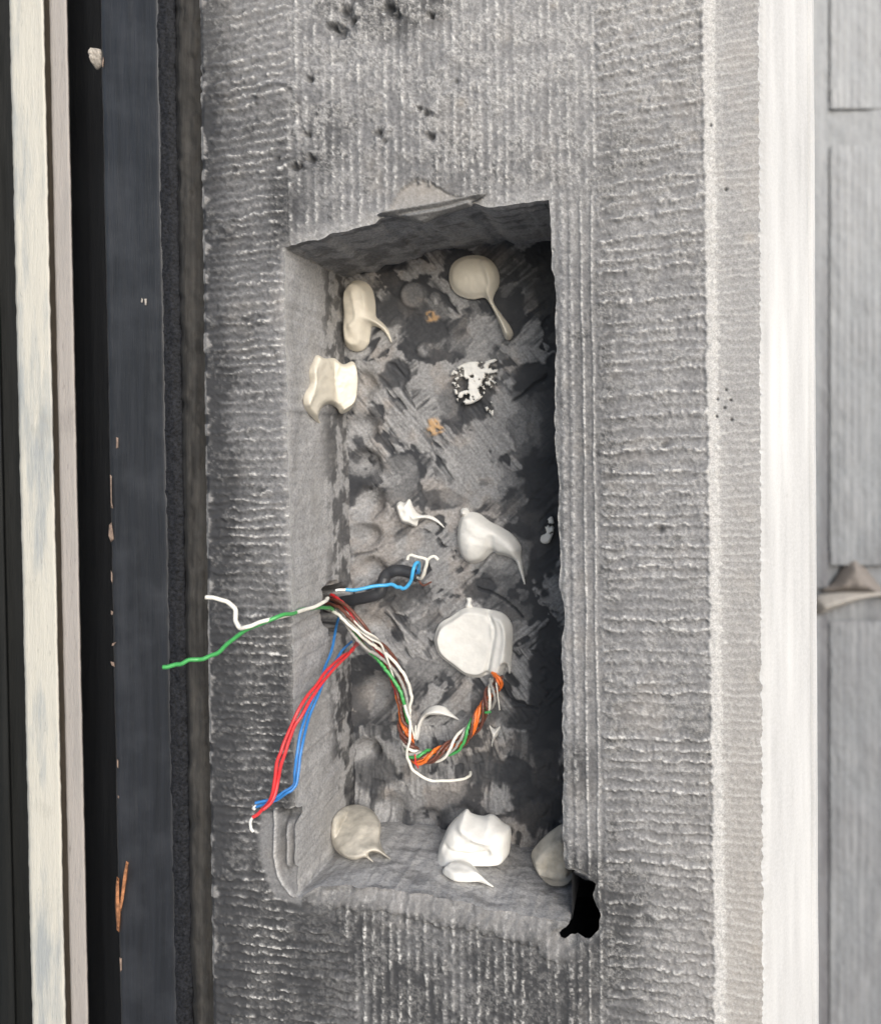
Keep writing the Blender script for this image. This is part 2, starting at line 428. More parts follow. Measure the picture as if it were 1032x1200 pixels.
def edge_fx(xt, y, h, dust, dirt, warm):
    d = polydist(xt, y, LOOP)
    n1 = fbm(xt/6, y/6, 12, 3); n2 = vn(xt/2.3, y/2.3, 14); n3 = fbm(xt/16, y/16, 15, 3)
    rag = d+7*(n1-.5)
    e = 1-ss(0, 6, rag)
    below = (y > 1035) & (xt < 668); topside = (y < 300)
    h = h*(1-.6*(1-ss(0, 12, d)))-.9*(1-ss(0, 5, rag))
    dust = np.maximum(dust*(1-.0*e), e*(.18+.42*n2)*np.where(topside, .8, .5))
    lip = (1-ss(0, 40, d+10*(n3-.5)))*ss(1030, 1050, y)*ss(352, 372, xt)*(1-ss(668, 690, xt))
    h = h*(1-.8*lip)-lip*(3.4*(1-ss(0, 22, d))+2.0*(n3-.5)*2+1.6*(n1-.5))
    dust = dust*(1-.8*lip)+lip*(.10+.25*ss(.5, .7, n3)*n2)
    lin = np.exp(-((d-27+16*(n3-.5)+8*(n1-.5))/3.2)**2)*ss(1050, 1070, y)*ss(375, 390, xt)*(1-ss(650, 668, xt)); dirt = dirt*(1-.5*lip)+.5*lin; h -= .9*lin; warm = warm+.35*lip*n3  # lin: shadow line below the lip, painted dark and cut as a groove
    # smear of pale dust above the recess and along its head
    tb = (1-ss(0, 26, d+14*(n3-.5)))*(y < 290)*(xt > 340)*(xt < 650)
    h = h*(1-.7*tb)+tb*.5*(n3-.5); dust = np.maximum(dust, tb*(.10+.42*ss(.42, .68, n1)*n2)); dirt *= 1-.5*tb
    # chipped scar over the flake
    scar = inpoly(xt, y, [(455, 246), (470, 222), (488, 209), (505, 214), (525, 226), (545, 233), (520, 240)]).astype(float)*ss(.30, .44, fbm(xt/7, y/7, 18, 3)+.03*(y-212))
    h = h*(1-.8*scar)-scar*(1.0+.7*(n3-.5)); dust = dust*(1-.7*scar)+scar*.16*n2; warm = warm+.3*scar; dirt *= 1-.7*scar
    # right edge of mouth is knocked pale
    re = (1-ss(0, 9, d+6*(n1-.5)))*(xt > 640)*(y < 1010)*(y > 235)
    dust = np.maximum(dust, re*(.22+.35*n2)*(y > 480)+re*(.16+.3*n2)*(y <= 480))
    # cast-in slot at the foot of the left edge
    sm = ss(303, 312, xt-7*(n1-.5)+np.interp(y, [945, 1000, 1060], [0, 4, -14]))*(1-ss(352, 356, xt))*ss(948, 956, y+6*(n1-.5))*(1-ss(1046, 1062, y-np.maximum(0, xt-330)*.4))
    h = h*(1-.95*sm); dust = dust*(1-.9*sm)+sm*.06; dirt = dirt*(1-.8*sm)+sm*.10
    curve = np.interp(y, [945, 960, 1000, 1020, 1035, 1050], [323, 324, 323, 326, 333, 345])
    wy = ss(944, 952, y)*(1-ss(1046, 1054, y))
    g = np.exp(-((xt-curve)/2.1)**2)*wy; h += 1.8*g*(.6+.8*n1); dust = np.maximum(dust, .5*g*(.4+n2)); dirt *= 1-g
    dv = ss(0, 5, xt-curve-2)*(1-ss(348, 351, xt))*wy
    h -= 2.8*dv*(.8+.2*np.sin((xt-326)*.45))+dv*1.2*(n1-.5); dirt += .22*dv*(.5+n1); dust = np.maximum(dust, .12*dv*n2)
    g = (np.exp(-((xt-338)/2.5)**2)+np.exp(-((xt-346)/2.2)**2))*ss(962, 968, y)*(1-ss(1010, 1022, y)); h += 3.0*g; dust = np.maximum(dust, .22*g); dirt *= 1-.7*g
    g = ss(950, 953, y)*(1-ss(960, 964, y))*ss(328, 332, xt)*(1-ss(352, 356, xt)); h -= 3.*g; dirt += .5*g
    return h, dust, dirt, warm

print('stone face')
pillar = thing('stone_pillar', (-.09, .02, ZC-.26), 'tooled grey stone door pillar with a rough recess cut in its face', 'stone pillar')
# one profile runs round the pillar: left return, face, chamfer, right return
yy, xx = np.meshgrid(ROWS, cu_face, indexing='ij')
xt = xx+shift(xx)*(yy-600)/1200
h, dust, dirt, warm = front_height(xx, yy, xt)
h, dust, dirt, warm = edge_fx(xt, yy, h, dust, dirt, warm)
jit = 2.6*(vn(yy/5.5, yy*0, 101)-.5)+2*(vn(yy/2.2, yy*0, 102)-.5)
wj = ss(880, 891, xx); xt = xt+jit*wj
keepx = xt.copy(); keepy = yy.copy()
F = gridfaces(*xx.shape)
fx = xt.ravel()[F].mean(1); fy = yy.ravel()[F].mean(1)
inside = inpoly(fx, fy, LOOP)
kept = F[~inside]; cut = F[inside]
bnd = np.intersect1d(np.unique(kept), np.unique(cut))
bx = keepx.ravel()[bnd]; by = keepy.ravel()[bnd]
_, qx, qy, par = polydist(bx, by, LOOP, want=True)
keepx.ravel()[bnd] = qx; keepy.ravel()[bnd] = qy
h = h*np.where((yy > 2000) | (yy < -800), .15, 1)
V = PV(keepx, keepy, np.zeros_like(keepx)); V[..., 1] = -h*1e-3
Vf = V.reshape(-1, 3)
bco = Vf[bnd].copy()
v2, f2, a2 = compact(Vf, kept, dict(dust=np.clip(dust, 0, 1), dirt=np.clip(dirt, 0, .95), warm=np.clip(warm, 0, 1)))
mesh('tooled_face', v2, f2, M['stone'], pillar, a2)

# chamfer and right return: starts on the last column of the face
CW = .0265
nch = 50; tt = np.linspace(0, 1, nch)
lastX = V[:, -1, 0]; lastY = V[:, -1, 1]; nomX = (891+shift(891)*(ROWS-600)/1200-VX)*K
pos = np.zeros((len(ROWS), nch, 3)); R2, T2 = np.meshgrid(ROWS, tt, indexing='ij')
bulge = .0
nz = fbm(T2*3, R2/40, 120, 3)-.5; nv = fbm(T2*18, R2/200, 121, 3)-.5
tooth = np.abs(((R2*1.0+T2*150)/6.2+.8*vn(R2/20, T2*3, 125)) % 1*2-1)*(1-ss(.10, .30, T2))*ss(.0, .03, T2)
hh = .12*nz+.35*nv+.55*(tooth-.5)*(1-ss(.10, .30, T2))+.06*(fbm(T2*60, R2/3, 122, 2)-.5)
hh += -.9*np.exp(-((T2-.90)/.018)**2)+.5*np.exp(-((T2-.94)/.03)**2)
hh *= ss(0, .04, T2)
sx = (6-5)*(R2-600)/1200*K
dk = np.exp(-T2*22)*(1-T2)
pos[..., 0] = nomX[:, None]+(lastX-nomX)[:, None]*dk+T2*CW+sx*T2+hh*1e-3*.707
pos[..., 1] = lastY[:, None]*dk+T2*CW-hh*1e-3*.707
pos[..., 2] = ZC-(R2-VY)*K
streak = fbm(T2*10, R2/160, 130, 3)
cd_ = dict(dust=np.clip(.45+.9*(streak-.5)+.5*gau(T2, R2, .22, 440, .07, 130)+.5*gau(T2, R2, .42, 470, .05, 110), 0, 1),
           dirt=np.clip(.30*(1-ss(.03, .22, T2))*(.4+.8*tooth)*(fbm(R2/20, T2*9, 140))+.12*ss(.5, .7, fbm(T2*5, R2/90, 131, 3))+.5*np.exp(-((T2-.90)/.015)**2)+.6*gau(T2, R2, .45, 583, .03, 3), 0, 1),
           warm=0*T2)
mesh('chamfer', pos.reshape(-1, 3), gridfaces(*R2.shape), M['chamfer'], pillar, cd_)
ret = []
for r in range(0, len(ROWS), 4):
    a = pos[r, -1]; ret.append([a, (a[0]+.001, .06, a[2]), (a[0]+.001, .45, a[2])])
ret = np.array([[tuple(map(float, q)) for q in r] for r in ret])
mesh('side_face', ret.reshape(-1, 3), gridfaces(*ret.shape[:2]), M['stone'], pillar, dict(dust=np.full(ret.shape[:2], .15), dirt=np.full(ret.shape[:2], .3), warm=np.zeros(ret.shape[:2])))
lret = np.array([[V[r, 0], (V[r, 0, 0]+.0005, .012, V[r, 0, 2]), (V[r, 0, 0]+.0005, .10, V[r, 0, 2])] for r in range(0, len(ROWS), 1)])
mesh('edge_face', lret.reshape(-1, 3), gridfaces(*lret.shape[:2]), M['stone'], pillar, dict(dust=np.full(lret.shape[:2], .05), dirt=np.full(lret.shape[:2], .6), warm=np.zeros(lret.shape[:2])))

# ---- recess lining: the mouth's own edge loop is carried back into the stone
print('recess')
order = np.argsort(par); loop = bco[order]; lpar = par[order]; lx = qx[order]; ly = qy[order]
n = len(loop)
sec = SEC[np.clip(lpar.astype(int), 0, len(SEC)-1)]
NR = 64; t = np.linspace(0, 1, NR)
tx = np.gradient(np.convolve(np.r_[lx[-6:], lx, lx[:6]], np.ones(13)/13, 'valid')); ty = np.gradient(np.convolve(np.r_[ly[-6:], ly, ly[:6]], np.ones(13)/13, 'valid'))
ll = np.hypot(tx, ty)+1e-9; nx_ = -ty/ll; ny_ = tx/ll          # inward normal in pixel space
cxm, cym = 497, 660
sg = np.sign((cxm-lx)*nx_+(cym-ly)*ny_); nx_ *= sg; ny_ *= sg
TT, LX = np.meshgrid(t, lx, indexing='ij'); _, LY = np.meshgrid(t, ly, indexing='ij')
NX = np.broadcast_to(nx_, TT.shape); NY = np.broadcast_to(ny_, TT.shape)
S = np.broadcast_to(sec, TT.shape)
dep = np.broadcast_to(loop[:, 1], TT.shape)*(1-TT)+TT*np.where(S > 0, .008, DB+.002)
arc = np.cumsum(np.hypot(np.diff(lx, prepend=lx[0]), np.diff(ly, prepend=ly[0]))); A = np.broadcast_to(arc, TT.shape)
isl = (LX < 352) & (S == 0) & (LY > 288) & (LY < 1048); isf = (LY > 1038) & (LX > 345) & (S == 0); isc = (LY < 292) & (S == 0); isr = (LX > 640) & (S == 0) & (LY > 240) & (LY < 1020)
dmm = TT*DB*1000
und = (fbm(A/45, dmm/14, 201, 4)-.5)*1.6+(fbm(A/9, dmm/3.2, 203, 3)-.5)*np.where(isf | isl, .4, .8)
und += np.where(isf, (fbm(A/40, dmm/9, 207, 4)-.5)*1.4, 0)
und += np.where(isc, (fbm(A/70, dmm/9, 209, 4)-.5)*2.2, 0)
und += np.where(isl, (fbm(A/60, dmm/12, 210, 3)-.5)*.6, 0)
und *= ss(0, .06, TT)
disp = und/ (K*1000)                                              # px
# cable hole through the left cheek
wpx = LX; ipx = VX+(wpx-VX)*D/(D+dep); ipy = VY+(LY-VY)*D/(D+dep)
hole = np.where(isl, 1-ss(.75, 1.05, np.hypot((ipx-393)/16, (ipy-712)/(31))+.25*(vn(A/7, dmm/4, 220)-.5)), 0)
spread = np.where(S > 0, -TT*16+3*(fbm(A/5, TT*6, 225, 3)-.5)*ss(0, .1, TT), 0)
wx = LX+NX*(disp+spread); wy = LY+NY*(disp+spread)
wy = wy+np.where(isf, 10*TT, 0)
wx = wx-hole*70
# the ledge dips to the right, side of the broken corner
W = np.stack([(wx-VX)*K, dep, ZC-(wy-VY)*K], -1)
W[0] = loop
f = gridfaces(NR, n)
i0 = np.arange(NR-1)*n; wrap = np.stack([i0+n-1, i0+2*n-1, i0+n, i0], -1)
f = np.concatenate([f, wrap])
fs = sec[f % n]; f = f[fs.min(1) == fs.max(1)]; f = f[~((fs[fs.min(1) == fs.max(1)].max(1) > 0) & (lx[f[:, 0] % n] < 674) & (ly[f[:, 0] % n] > 1080))]
n1 = fbm(A/18, dmm/7, 230, 4); n2 = fbm(A/5, dmm/2, 231, 3); n3 = fbm(A/40, dmm/12, 232, 3)
wdirt = np.full(TT.shape, .25)  # stains, plus shade painted in: darker ceiling and right side, black holes
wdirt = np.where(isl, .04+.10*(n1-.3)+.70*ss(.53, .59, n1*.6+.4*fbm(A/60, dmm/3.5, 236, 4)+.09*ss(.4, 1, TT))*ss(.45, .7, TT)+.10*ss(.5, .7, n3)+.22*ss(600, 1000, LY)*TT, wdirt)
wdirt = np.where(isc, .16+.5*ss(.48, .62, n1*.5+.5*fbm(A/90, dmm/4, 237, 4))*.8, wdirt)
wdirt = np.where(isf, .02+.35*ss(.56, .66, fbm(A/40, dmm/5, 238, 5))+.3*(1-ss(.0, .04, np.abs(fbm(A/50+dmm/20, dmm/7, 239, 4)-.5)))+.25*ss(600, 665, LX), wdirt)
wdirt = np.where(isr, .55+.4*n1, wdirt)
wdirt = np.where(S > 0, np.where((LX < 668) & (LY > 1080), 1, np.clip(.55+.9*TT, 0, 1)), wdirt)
wdirt = np.maximum(wdirt, hole*1.0)
wdust = np.where(isl, .10*ss(.55, .7, n2)+.18*(1-ss(0, .05, TT))+.13*ss(.55, .68, n3), 0)+np.where(isf, .16*ss(.45, .65, n2)*ss(.45, .6, n3)+.10, 0)+np.where(isr, .1*n2*(1-ss(0, .1, TT)), 0)
scr = 0
for k in range(7):                                                # scratches on the cheek
    y0 = 470+k*73+25*math.sin(k*2.3); g = np.exp(-(((ipy-y0)+1.9*(ipx-352)*(1 if k % 2 else .8))/1.2)**2)*isl*(TT > .02)*(TT < .34); scr = scr+g
wdust = np.clip(wdust+.35*scr, 0, 1)*(1-hole)*(S == 0)
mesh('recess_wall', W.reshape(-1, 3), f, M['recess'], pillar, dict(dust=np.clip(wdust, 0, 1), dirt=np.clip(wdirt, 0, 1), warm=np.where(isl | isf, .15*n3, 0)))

# the broken corner opens into a hollow box coloured near black for shade
def q(px, py, y): return ((px-VX)*K, y, ZC-(py-VY)*K)
YF, YB = .0085, .075
def pt(px, py): return [q(px, py, YF), q(px, py, YB)]
hv = sum((pt(*p) for p in ((667, 1000), (770, 1000), (770, 1180), (600, 1180), (600, 1093), (667, 1093))), [])
hf = [(2*i, 2*i+1, (2*i+3) % 12, (2*i+2) % 12) for i in range(6)]+[(1, 3, 5, 7, 9, 11)]
M['hollow'] = plain('sooty_hollow', (.045, .047, .052), .9, .3, 200, .1)
mesh('hollow', hv, hf, M['hollow'], pillar, smooth=False)

# ---- chiselled back
bxs = np.arange(388, 692, 1.15); bys = np.arange(262, 1012, 1.15)
BY, BX = np.meshgrid(bys, bxs, indexing='ij')
wxn = BX+11*(fbm(BX/22, BY/22, 301, 4)-.5); wyn = BY+11*(fbm(BX/22, BY/22, 302, 4)-.5)
d1, cid, d2 = worley(wxn/82, wyn/70, 310)
ang = np.where(cid < .68, math.radians(-47)+cid*.25, math.radians(38)+cid*.3)
ang = np.where(BY > 850, math.radians(75)+.5*cid, ang)
u = BX*np.cos(ang)+BY*np.sin(ang); v = -BX*np.sin(ang)+BY*np.cos(ang)
v = v+2.0*(fbm(u/40, v/30, 319, 2)-.5)
stri = fbm(u/42, v/3.3, 320, 2); stri2 = fbm(u/30, v/8.5, 321, 2); stri3 = fbm(u/14, v/1.9, 322, 2)
pat = fbm(wxn/44, wyn/44, 330, 5)
H = .4*(fbm(BX/70, BY/70, 340, 3)-.5)*2
gsc = ss(.38, .50, fbm(wxn/26, wyn/26, 344, 3))           # where the chisel left open gouges
plate = ss(.44, .475, pat+.20*gsc*(stri2-.5))
cutl = plate*gsc*(1-ss(.37, .43, stri2))
H += .32*plate-.7*cutl+plate*(.7*(stri-.5)+.35*(stri3-.5))+.35*(fbm(BX/3, BY/3, 350, 3)-.5)
bd = .86-.74*plate+.74*cutl+plate*.38*(1-ss(.36, .52, stri))*(.35+.65*gsc)+plate*.16*(.5-stri3)*2
pm = fbm(wxn/30+7, wyn/30, 355, 5); bd -= (1-plate)*(.24*ss(.47, .51, pm+.12*(stri-.5))*(.6+.8*ss(.40, .55, stri)))
bd += .34*(fbm(BX/16, BY/16, 351, 4)-.5)+.14*(fbm(BX/4, BY/4, 352, 2)-.5)
bw = fbm(BX/12, BY/12, 353, 3)
def blob(cx, cy, rx, ry, a, k=1.0):
    global bd
    g = 1-ss(.8, 1.05, np.hypot((wxn-cx)/rx, (wyn-cy)/ry)+.55*(bw-.5)); bd = bd*(1-g*k)+g*a*k; return g
# smooth dark patches and pale dressed patches as they lie in the recess
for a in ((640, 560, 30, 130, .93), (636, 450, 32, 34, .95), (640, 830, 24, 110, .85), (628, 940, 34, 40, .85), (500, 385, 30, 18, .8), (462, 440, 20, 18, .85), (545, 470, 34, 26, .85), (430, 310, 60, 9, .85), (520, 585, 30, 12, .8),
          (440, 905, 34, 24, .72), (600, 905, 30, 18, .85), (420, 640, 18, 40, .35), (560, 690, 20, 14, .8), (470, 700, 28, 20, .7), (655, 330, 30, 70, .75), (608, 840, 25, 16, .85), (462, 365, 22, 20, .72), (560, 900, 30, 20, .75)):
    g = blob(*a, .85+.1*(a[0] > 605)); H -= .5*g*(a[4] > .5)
for a in ((556, 560, 52, 34, .16), (500, 470, 40, 34, .24), (590, 650, 36, 26, .22), (480, 640, 40, 26, .26), (505, 750, 40, 50, .28), (640, 490, 22, 40, .34), (570, 405, 42, 22, .30), (500, 930, 60, 22, .22), (600, 720, 26, 20, .42), (560, 830, 50, 24, .35), (470, 560, 24, 30, .34), (610, 500, 26, 40, .33)):
    blob(*a[:5], .55)
for cx, cy, r, dp in ((427, 500, 17, 2.6), (428, 543, 19, 3.2), (432, 590, 19, 3.2), (430, 628, 17, 3), (436, 668, 17, 2.4), (440, 812, 22, 3.2), (430, 880, 17, 3.0), (500, 963, 18, 2.6), (426, 450, 16, 2.6), (445, 735, 18, 2.2), (497, 411, 9, -1.0), (540, 960, 16, 1.5), (455, 950, 20, 2)):
    rr = np.hypot(BX-cx+3*(bw-.5), (BY-cy)*(.9+.3*hsh(cx, cy, 3))+3*(fbm(BX/9, BY/9, 371, 3)-.5))/r; g = np.exp(-(rr*1.05)**(5 if dp < 0 else 4)); H = H-dp*g*1.9*(1-.3*rr); gm = g*ss(.22, .42, fbm(BX/9, BY/9, 372, 3)); bd = bd*(1-.85*gm)+.85*gm*(.16+.25*(bw-.4))
rr = np.hypot(BX-485, BY-346); g = np.exp(-((rr-14)/2.2)**2); H += .9*g; g2 = 1-ss(10, 18, rr); bd = bd*(1-.8*g2)+.8*g2*(.35-.15*g)
rr = np.hypot(BX-438, BY-882); g = 1-ss(4, 8, rr); H -= 4*g; bd += .35*g
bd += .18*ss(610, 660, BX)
bd = .04+.94*ss(.03, .88, bd+.10*(stri3-.5)*(1-plate))
for q, wdt in ((((415, 652), (428, 648), (440, 645)), 1.4), (((560, 690), (590, 702), (612, 722)), 1.3), (((540, 600), (575, 640), (540, 690)), 1.2), (((640, 440), (600, 470)), 1.3), (((585, 800), (600, 822), (628, 830)), 1.2)):
    dd = polydist(BX, BY+4*(bw-.5), catmull(q), closed=False); g = np.exp(-(dd/wdt)**2); H -= 1.4*g; bd += .5*g
bdu = plate*(.02+.26*ss(.54, .70, stri3)*ss(.40, .7, fbm(BX/5, BY/5, 360, 3)))*(1-np.clip(bd, 0, 1))*(1-ss(600, 640, BX))
on_ = fbm(BX/4, BY/4, 374, 3)
bwarm = (.95*(1-ss(.5, 1.2, np.hypot((BX-510)/10, (BY-502)/14)+2.2*(bw-.5)+.9*(on_-.5)))+.8*(1-ss(.4, 1.2, np.hypot((BX-505)/8, (BY-371)/6)+2.0*(bw-.5)+.9*(on_-.5))))*(.35+1.3*ss(.35, .6, on_))
bwarm = np.clip(bwarm+.10*ss(.5, .7, fbm(BX/30, BY/30, 365)), 0, 1)
org = np.clip(bwarm, 0, 1)
H += 1.0*org
bd = bd*(1-.85*org); bdu = bdu*(1-.5*org)
# foot of the back turns out where it meets the ledge
bp = PV(BX, BY, np.full(BX.shape, DB)); bp[..., 1] -= H*1e-3
M['back'] = stone_mat('chiselled_recess_back', mid=(.255, .255, .258), dark=(.027, .029, .034), pale=(.52, .51, .49), rough=.66, warm=(.45, .29, .15))
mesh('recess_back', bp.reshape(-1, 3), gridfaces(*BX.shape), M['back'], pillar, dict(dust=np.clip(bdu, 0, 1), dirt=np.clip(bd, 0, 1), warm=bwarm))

# ------------------------------------------------------------------ pillow meshes from outlines (adhesive, flakes)
def pillow(name, outline, Hm, R, mat, base, parent=None, step=.75, feats=(), nz=.25, smooth=5, curve=6, push=(0, -1, 0), sink=.005, seed=0, extra=None, slope=2.4, mask=None):
    """outline in photo px (list, or list of lists); Hm height mm; base(px,py)->depth in m"""
    outs = outline if isinstance(outline[0][0], (list, tuple)) else [outline]
    VV = []; FF = []; off = 0
    for oi, o in enumerate(outs):
        pl = catmull(o, curve, True)
        x0, y0 = pl.min(0)-2; x1, y1 = pl.max(0)+2
        Y, X = np.meshgrid(np.arange(y0, y1, step), np.arange(x0, x1, step), indexing='ij')
        ins = inpoly(X, Y, pl); dd, qx, qy, _ = polydist(X, Y, pl, want=True)
        if mask: ins = ins & mask(X, Y)
        sc_ = K*1000*1.17
        d = np.where(ins, dd, 0)
        h = Hm*np.sqrt(np.clip(1-(1-np.clip(d/R, 0, 1))**2, 0, 1)); h = np.minimum(h, slope*d*sc_+.12)
        h = np.where(ins, h, 0)
        wgt = ss(0, R*.8, d)
        for ft in feats:
            if ft[0] == 'ridge':
                q = catmull(ft[1], 6) if len(ft[1]) > 2 else np.array(ft[1], float)
                g = np.exp(-(polydist(X, Y, q, closed=False)/ft[3])**2); h = h+ft[2]*g*ss(0, 3, d)
            elif ft[0] == 'step':      # raises one side of a line
                (ax, ay), (bx_, by_) = ft[1]; s = ((bx_-ax)*(Y-ay)-(by_-ay)*(X-ax))/math.hypot(bx_-ax, by_-ay)
                h = h+ft[2]*ss(-ft[3], ft[3], s+4*(fbm(X/9, Y/9, seed+7)-.5))*ss(0, 3, d)
            elif ft[0] == 'dent':
                h = h+ft[4]*gau(X, Y, ft[1], ft[2], ft[3], ft[3] if len(ft) < 6 else ft[5])*ss(0, 3, d)
            elif ft[0] == 'flat':
                h = np.where(h > ft[1], ft[1]+(h-ft[1])*.12, h)
            elif ft[0] == 'folds':     # drag marks of a trowel at an angle
                a = ft[1]; c = (X*math.cos(a)+Y*math.sin(a)); e = (-X*math.sin(a)+Y*math.cos(a))
                h = h+ft[2]*(fbm(c/ft[3], e/(ft[3]*6), seed+11, 3)-.5)*2*wgt
        h = h+nz*(fbm(X/7, Y/7, seed+1, 4)-.5)*2*wgt
        for k in range(smooth):
            hp = np.pad(h, 1, mode='edge'); hb = (hp[:-2, 1:-1]+hp[2:, 1:-1]+hp[1:-1, :-2]+hp[1:-1, 2:])/4
            h = np.where(ins, .5*h+.5*hb, 0)
        h = np.maximum(h, 0)
        F = gridfaces(*X.shape); fi = ins.ravel()[F].sum(1) >= 3
        F = F[fi]
        cnt = np.zeros(X.size, int); np.add.at(cnt, F.ravel(), 1)
        bm = ((cnt > 0) & (cnt < 4)).reshape(X.shape)
        near = bm & (dd < 2*step); X2 = np.where(near, qx, X); Y2 = np.where(near, qy, Y); h = np.where(bm, .1, h)
        b = base(X2, Y2)
        Pm = PV(X2, Y2, b); pv = np.array(push, float); pv = pv/np.linalg.norm(pv)
        top = Pm+pv*(h*1e-3)[..., None]
        cm = np.array([0, -D, ZC]); low = cm+(Pm-cm)*(1+sink/(D+.04))
        # skirt along boundary edges
        e = np.sort(np.concatenate([F[:, [0, 1]], F[:, [1, 2]], F[:, [2, 3]], F[:, [3, 0]]]), 1)
        raw = np.concatenate([F[:, [0, 1]], F[:, [1, 2]], F[:, [2, 3]], F[:, [3, 0]]])
        _, inv, c = np.unique(e, axis=0, return_inverse=True, return_counts=True)
        be = raw[c[inv.ravel()] == 1]
        ntop = X.size
        sk = np.stack([be[:, 1], be[:, 0], be[:, 0]+ntop, be[:, 1]+ntop], 1)
        allv = np.concatenate([top.reshape(-1, 3), low.reshape(-1, 3)]); allf = np.concatenate([F, sk])
        allv, allf, _ = compact(allv, allf, {})
        VV.append(allv); FF.append(allf+off); off += len(allv)
    return mesh(name, np.concatenate(VV), np.concatenate(FF), mat, parent)

M['flake'] = stone_mat('flake_stone', mid=(.19, .188, .185))
fl = pillow('flake', [(442, 251), (470, 245), (510, 238), (545, 231), (568, 226), (566, 231), (554, 237), (551, 243), (530, 249), (512, 255), (495, 262), (482, 259), (470, 255), (455, 254)], 3.2, 9, M['flake'], lambda x, y: 0*x-.0012+.00003*(y-240), pillar,
            feats=[('ridge', [(446, 251), (500, 243), (562, 229)], 1.5, 2.0), ('ridge', [(480, 256), (520, 249), (552, 240)], 1.0, 2.), ('ridge', [(470, 252), (520, 244), (556, 234)], -1.3, 1.6)], nz=.2, smooth=2, sink=.006)
fl['label'] = 'thin folded flake of stone over the head of the recess'

# ------------------------------------------------------------------ adhesive dabs
def back(x, y): return np.full(np.shape(x), DB-.0016)
def rec(x, y): return rec_depth(x, y)-.0016
G = 'dabs of adhesive left in the recess'
def dab(outline, label, H, R, mat='glue', base=back, name='adhesive_dab', **kw):
    o = pillow(name, outline, H, R, M[mat], base, **kw)
    # origin to its own middle
    me = o.data; c = sum((v.co for v in me.vertices), Vector())/len(me.vertices)
    from mathutils import Matrix
    me.transform(Matrix.Translation(-c)); o.location = c
    tag(o, label, 'adhesive dab', G); return o
print('dabs')
dab([(526, 326), (529, 311), (540, 302), (556, 299), (572, 303), (583, 316), (585, 332), (579, 346), (578, 354), (586, 367), (596, 380), (601, 391), (598, 398), (592, 397), (587, 384), (580, 368), (573, 355), (567, 349), (553, 351), (539, 347), (530, 339)],
    'round cream adhesive dab with a long drip under the recess head', 7.5, 29, nz=.35, seed=1, smooth=9, feats=[('ridge', [(567, 308), (575, 330), (574, 350), (585, 370)], 1.5, 3), ('ridge', [(585, 370), (596, 392)], 1.6, 4), ('step', ((569, 300), (578, 350)), -1.6, 3), ('dent', 548, 322, 16, -.5)])
dab([(403, 352), (406, 337), (415, 329), (427, 330), (436, 339), (440, 355), (441, 371), (448, 378), (455, 387), (459, 402), (452, 391), (444, 384), (436, 383), (434, 393), (432, 403), (424, 411), (413, 411), (405, 404), (403, 388), (404, 370)],
    'tall capsule shaped cream adhesive dab with a thin side spike', 8, 17, seed=2, nz=.35, smooth=8, base=lambda x, y: rec(x, y)+.0, feats=[('ridge', [(433, 345), (438, 370), (450, 382)], 1.6, 3), ('ridge', [(408, 345), (407, 400)], 1.4, 2.5), ('dent', 418, 400, 9, -2.2), ('ridge', [(420, 345), (425, 375), (418, 385)], .9, 3)])
dab([(366, 425), (371, 416), (381, 420), (392, 420), (402, 427), (414, 424), (419, 440), (418, 464), (412, 478), (400, 485), (394, 478), (385, 474), (377, 478), (373, 489), (376, 497), (368, 492), (357, 478), (356, 464), (363, 450), (362, 436)],
    'squarish cream adhesive dab with torn edges on the left cheek of the recess', 4.6, 9, seed=3, base=lambda x, y: np.minimum(rec_depth(x, y), .044+.0002*(x-390)), push=(.55, -.8, 0), nz=.5, sink=.012, feats=[('step', ((383, 420), (393, 475)), 1.6, 2.5), ('ridge', [(415, 428), (416, 465), (400, 480)], 1.6, 2.2), ('ridge', [(366, 424), (366, 455), (359, 475)], 1.2, 2.2), ('folds', .4, .9, 8)])
dab([(464, 594), (468, 588), (474, 589), (480, 585), (485, 596), (492, 603), (504, 604), (514, 610), (521, 619), (511, 612), (500, 608), (491, 609), (488, 617), (479, 615), (470, 611)],
    'small white adhesive dab with a curled tail above the grey cable', 4.5, 8, 'gluew', seed=4, nz=.4, feats=[('ridge', [(483, 592), (488, 608)], 1.2, 2), ('dent', 474, 600, 5, -1)])
dab([[(537, 616), (541, 605), (550, 600), (562, 602), (574, 611), (588, 618), (601, 627), (610, 640), (610, 652), (612, 664), (615, 686), (608, 668), (604, 658), (594, 652), (584, 650), (577, 647), (566, 657), (552, 660), (541, 652), (536, 634)], [(539, 602), (541, 596), (548, 596), (550, 603), (544, 606)]],
    'heart shaped white adhesive dab with a drip at its right', 7.5, 22, 'gluew', seed=5, nz=.35, smooth=9, feats=[('ridge', [(545, 606), (580, 622), (608, 645)], .8, 4), ('dent', 556, 632, 12, .8), ('folds', 1.9, .45, 7), ('ridge', [(578, 630), (576, 648)], -1.4, 4)])
dab([[(509, 746), (515, 731), (529, 722), (541, 714), (552, 711), (572, 714), (590, 719), (600, 734), (600, 760), (599, 772), (597, 790), (593, 778), (588, 793), (584, 800), (579, 796), (573, 790), (561, 794), (545, 791), (531, 781), (516, 769), (510, 757)], [(545, 712), (547, 705), (546, 701), (552, 701), (552, 708), (554, 713)]],
    'large flat white adhesive disc over the twisted wires', 5.5, 6, 'gluew', seed=6, nz=.12, feats=[ ('ridge', [(572, 716), (581, 735), (577, 765), (570, 790)], -1.7, 2.4), ('step', ((578, 716), (577, 790)), -1.5, 3), ('ridge', [(590, 722), (594, 745), (588, 785)], 1.3, 3), ('ridge', [(541, 716), (560, 714), (578, 719)], 1.0, 2.5)])
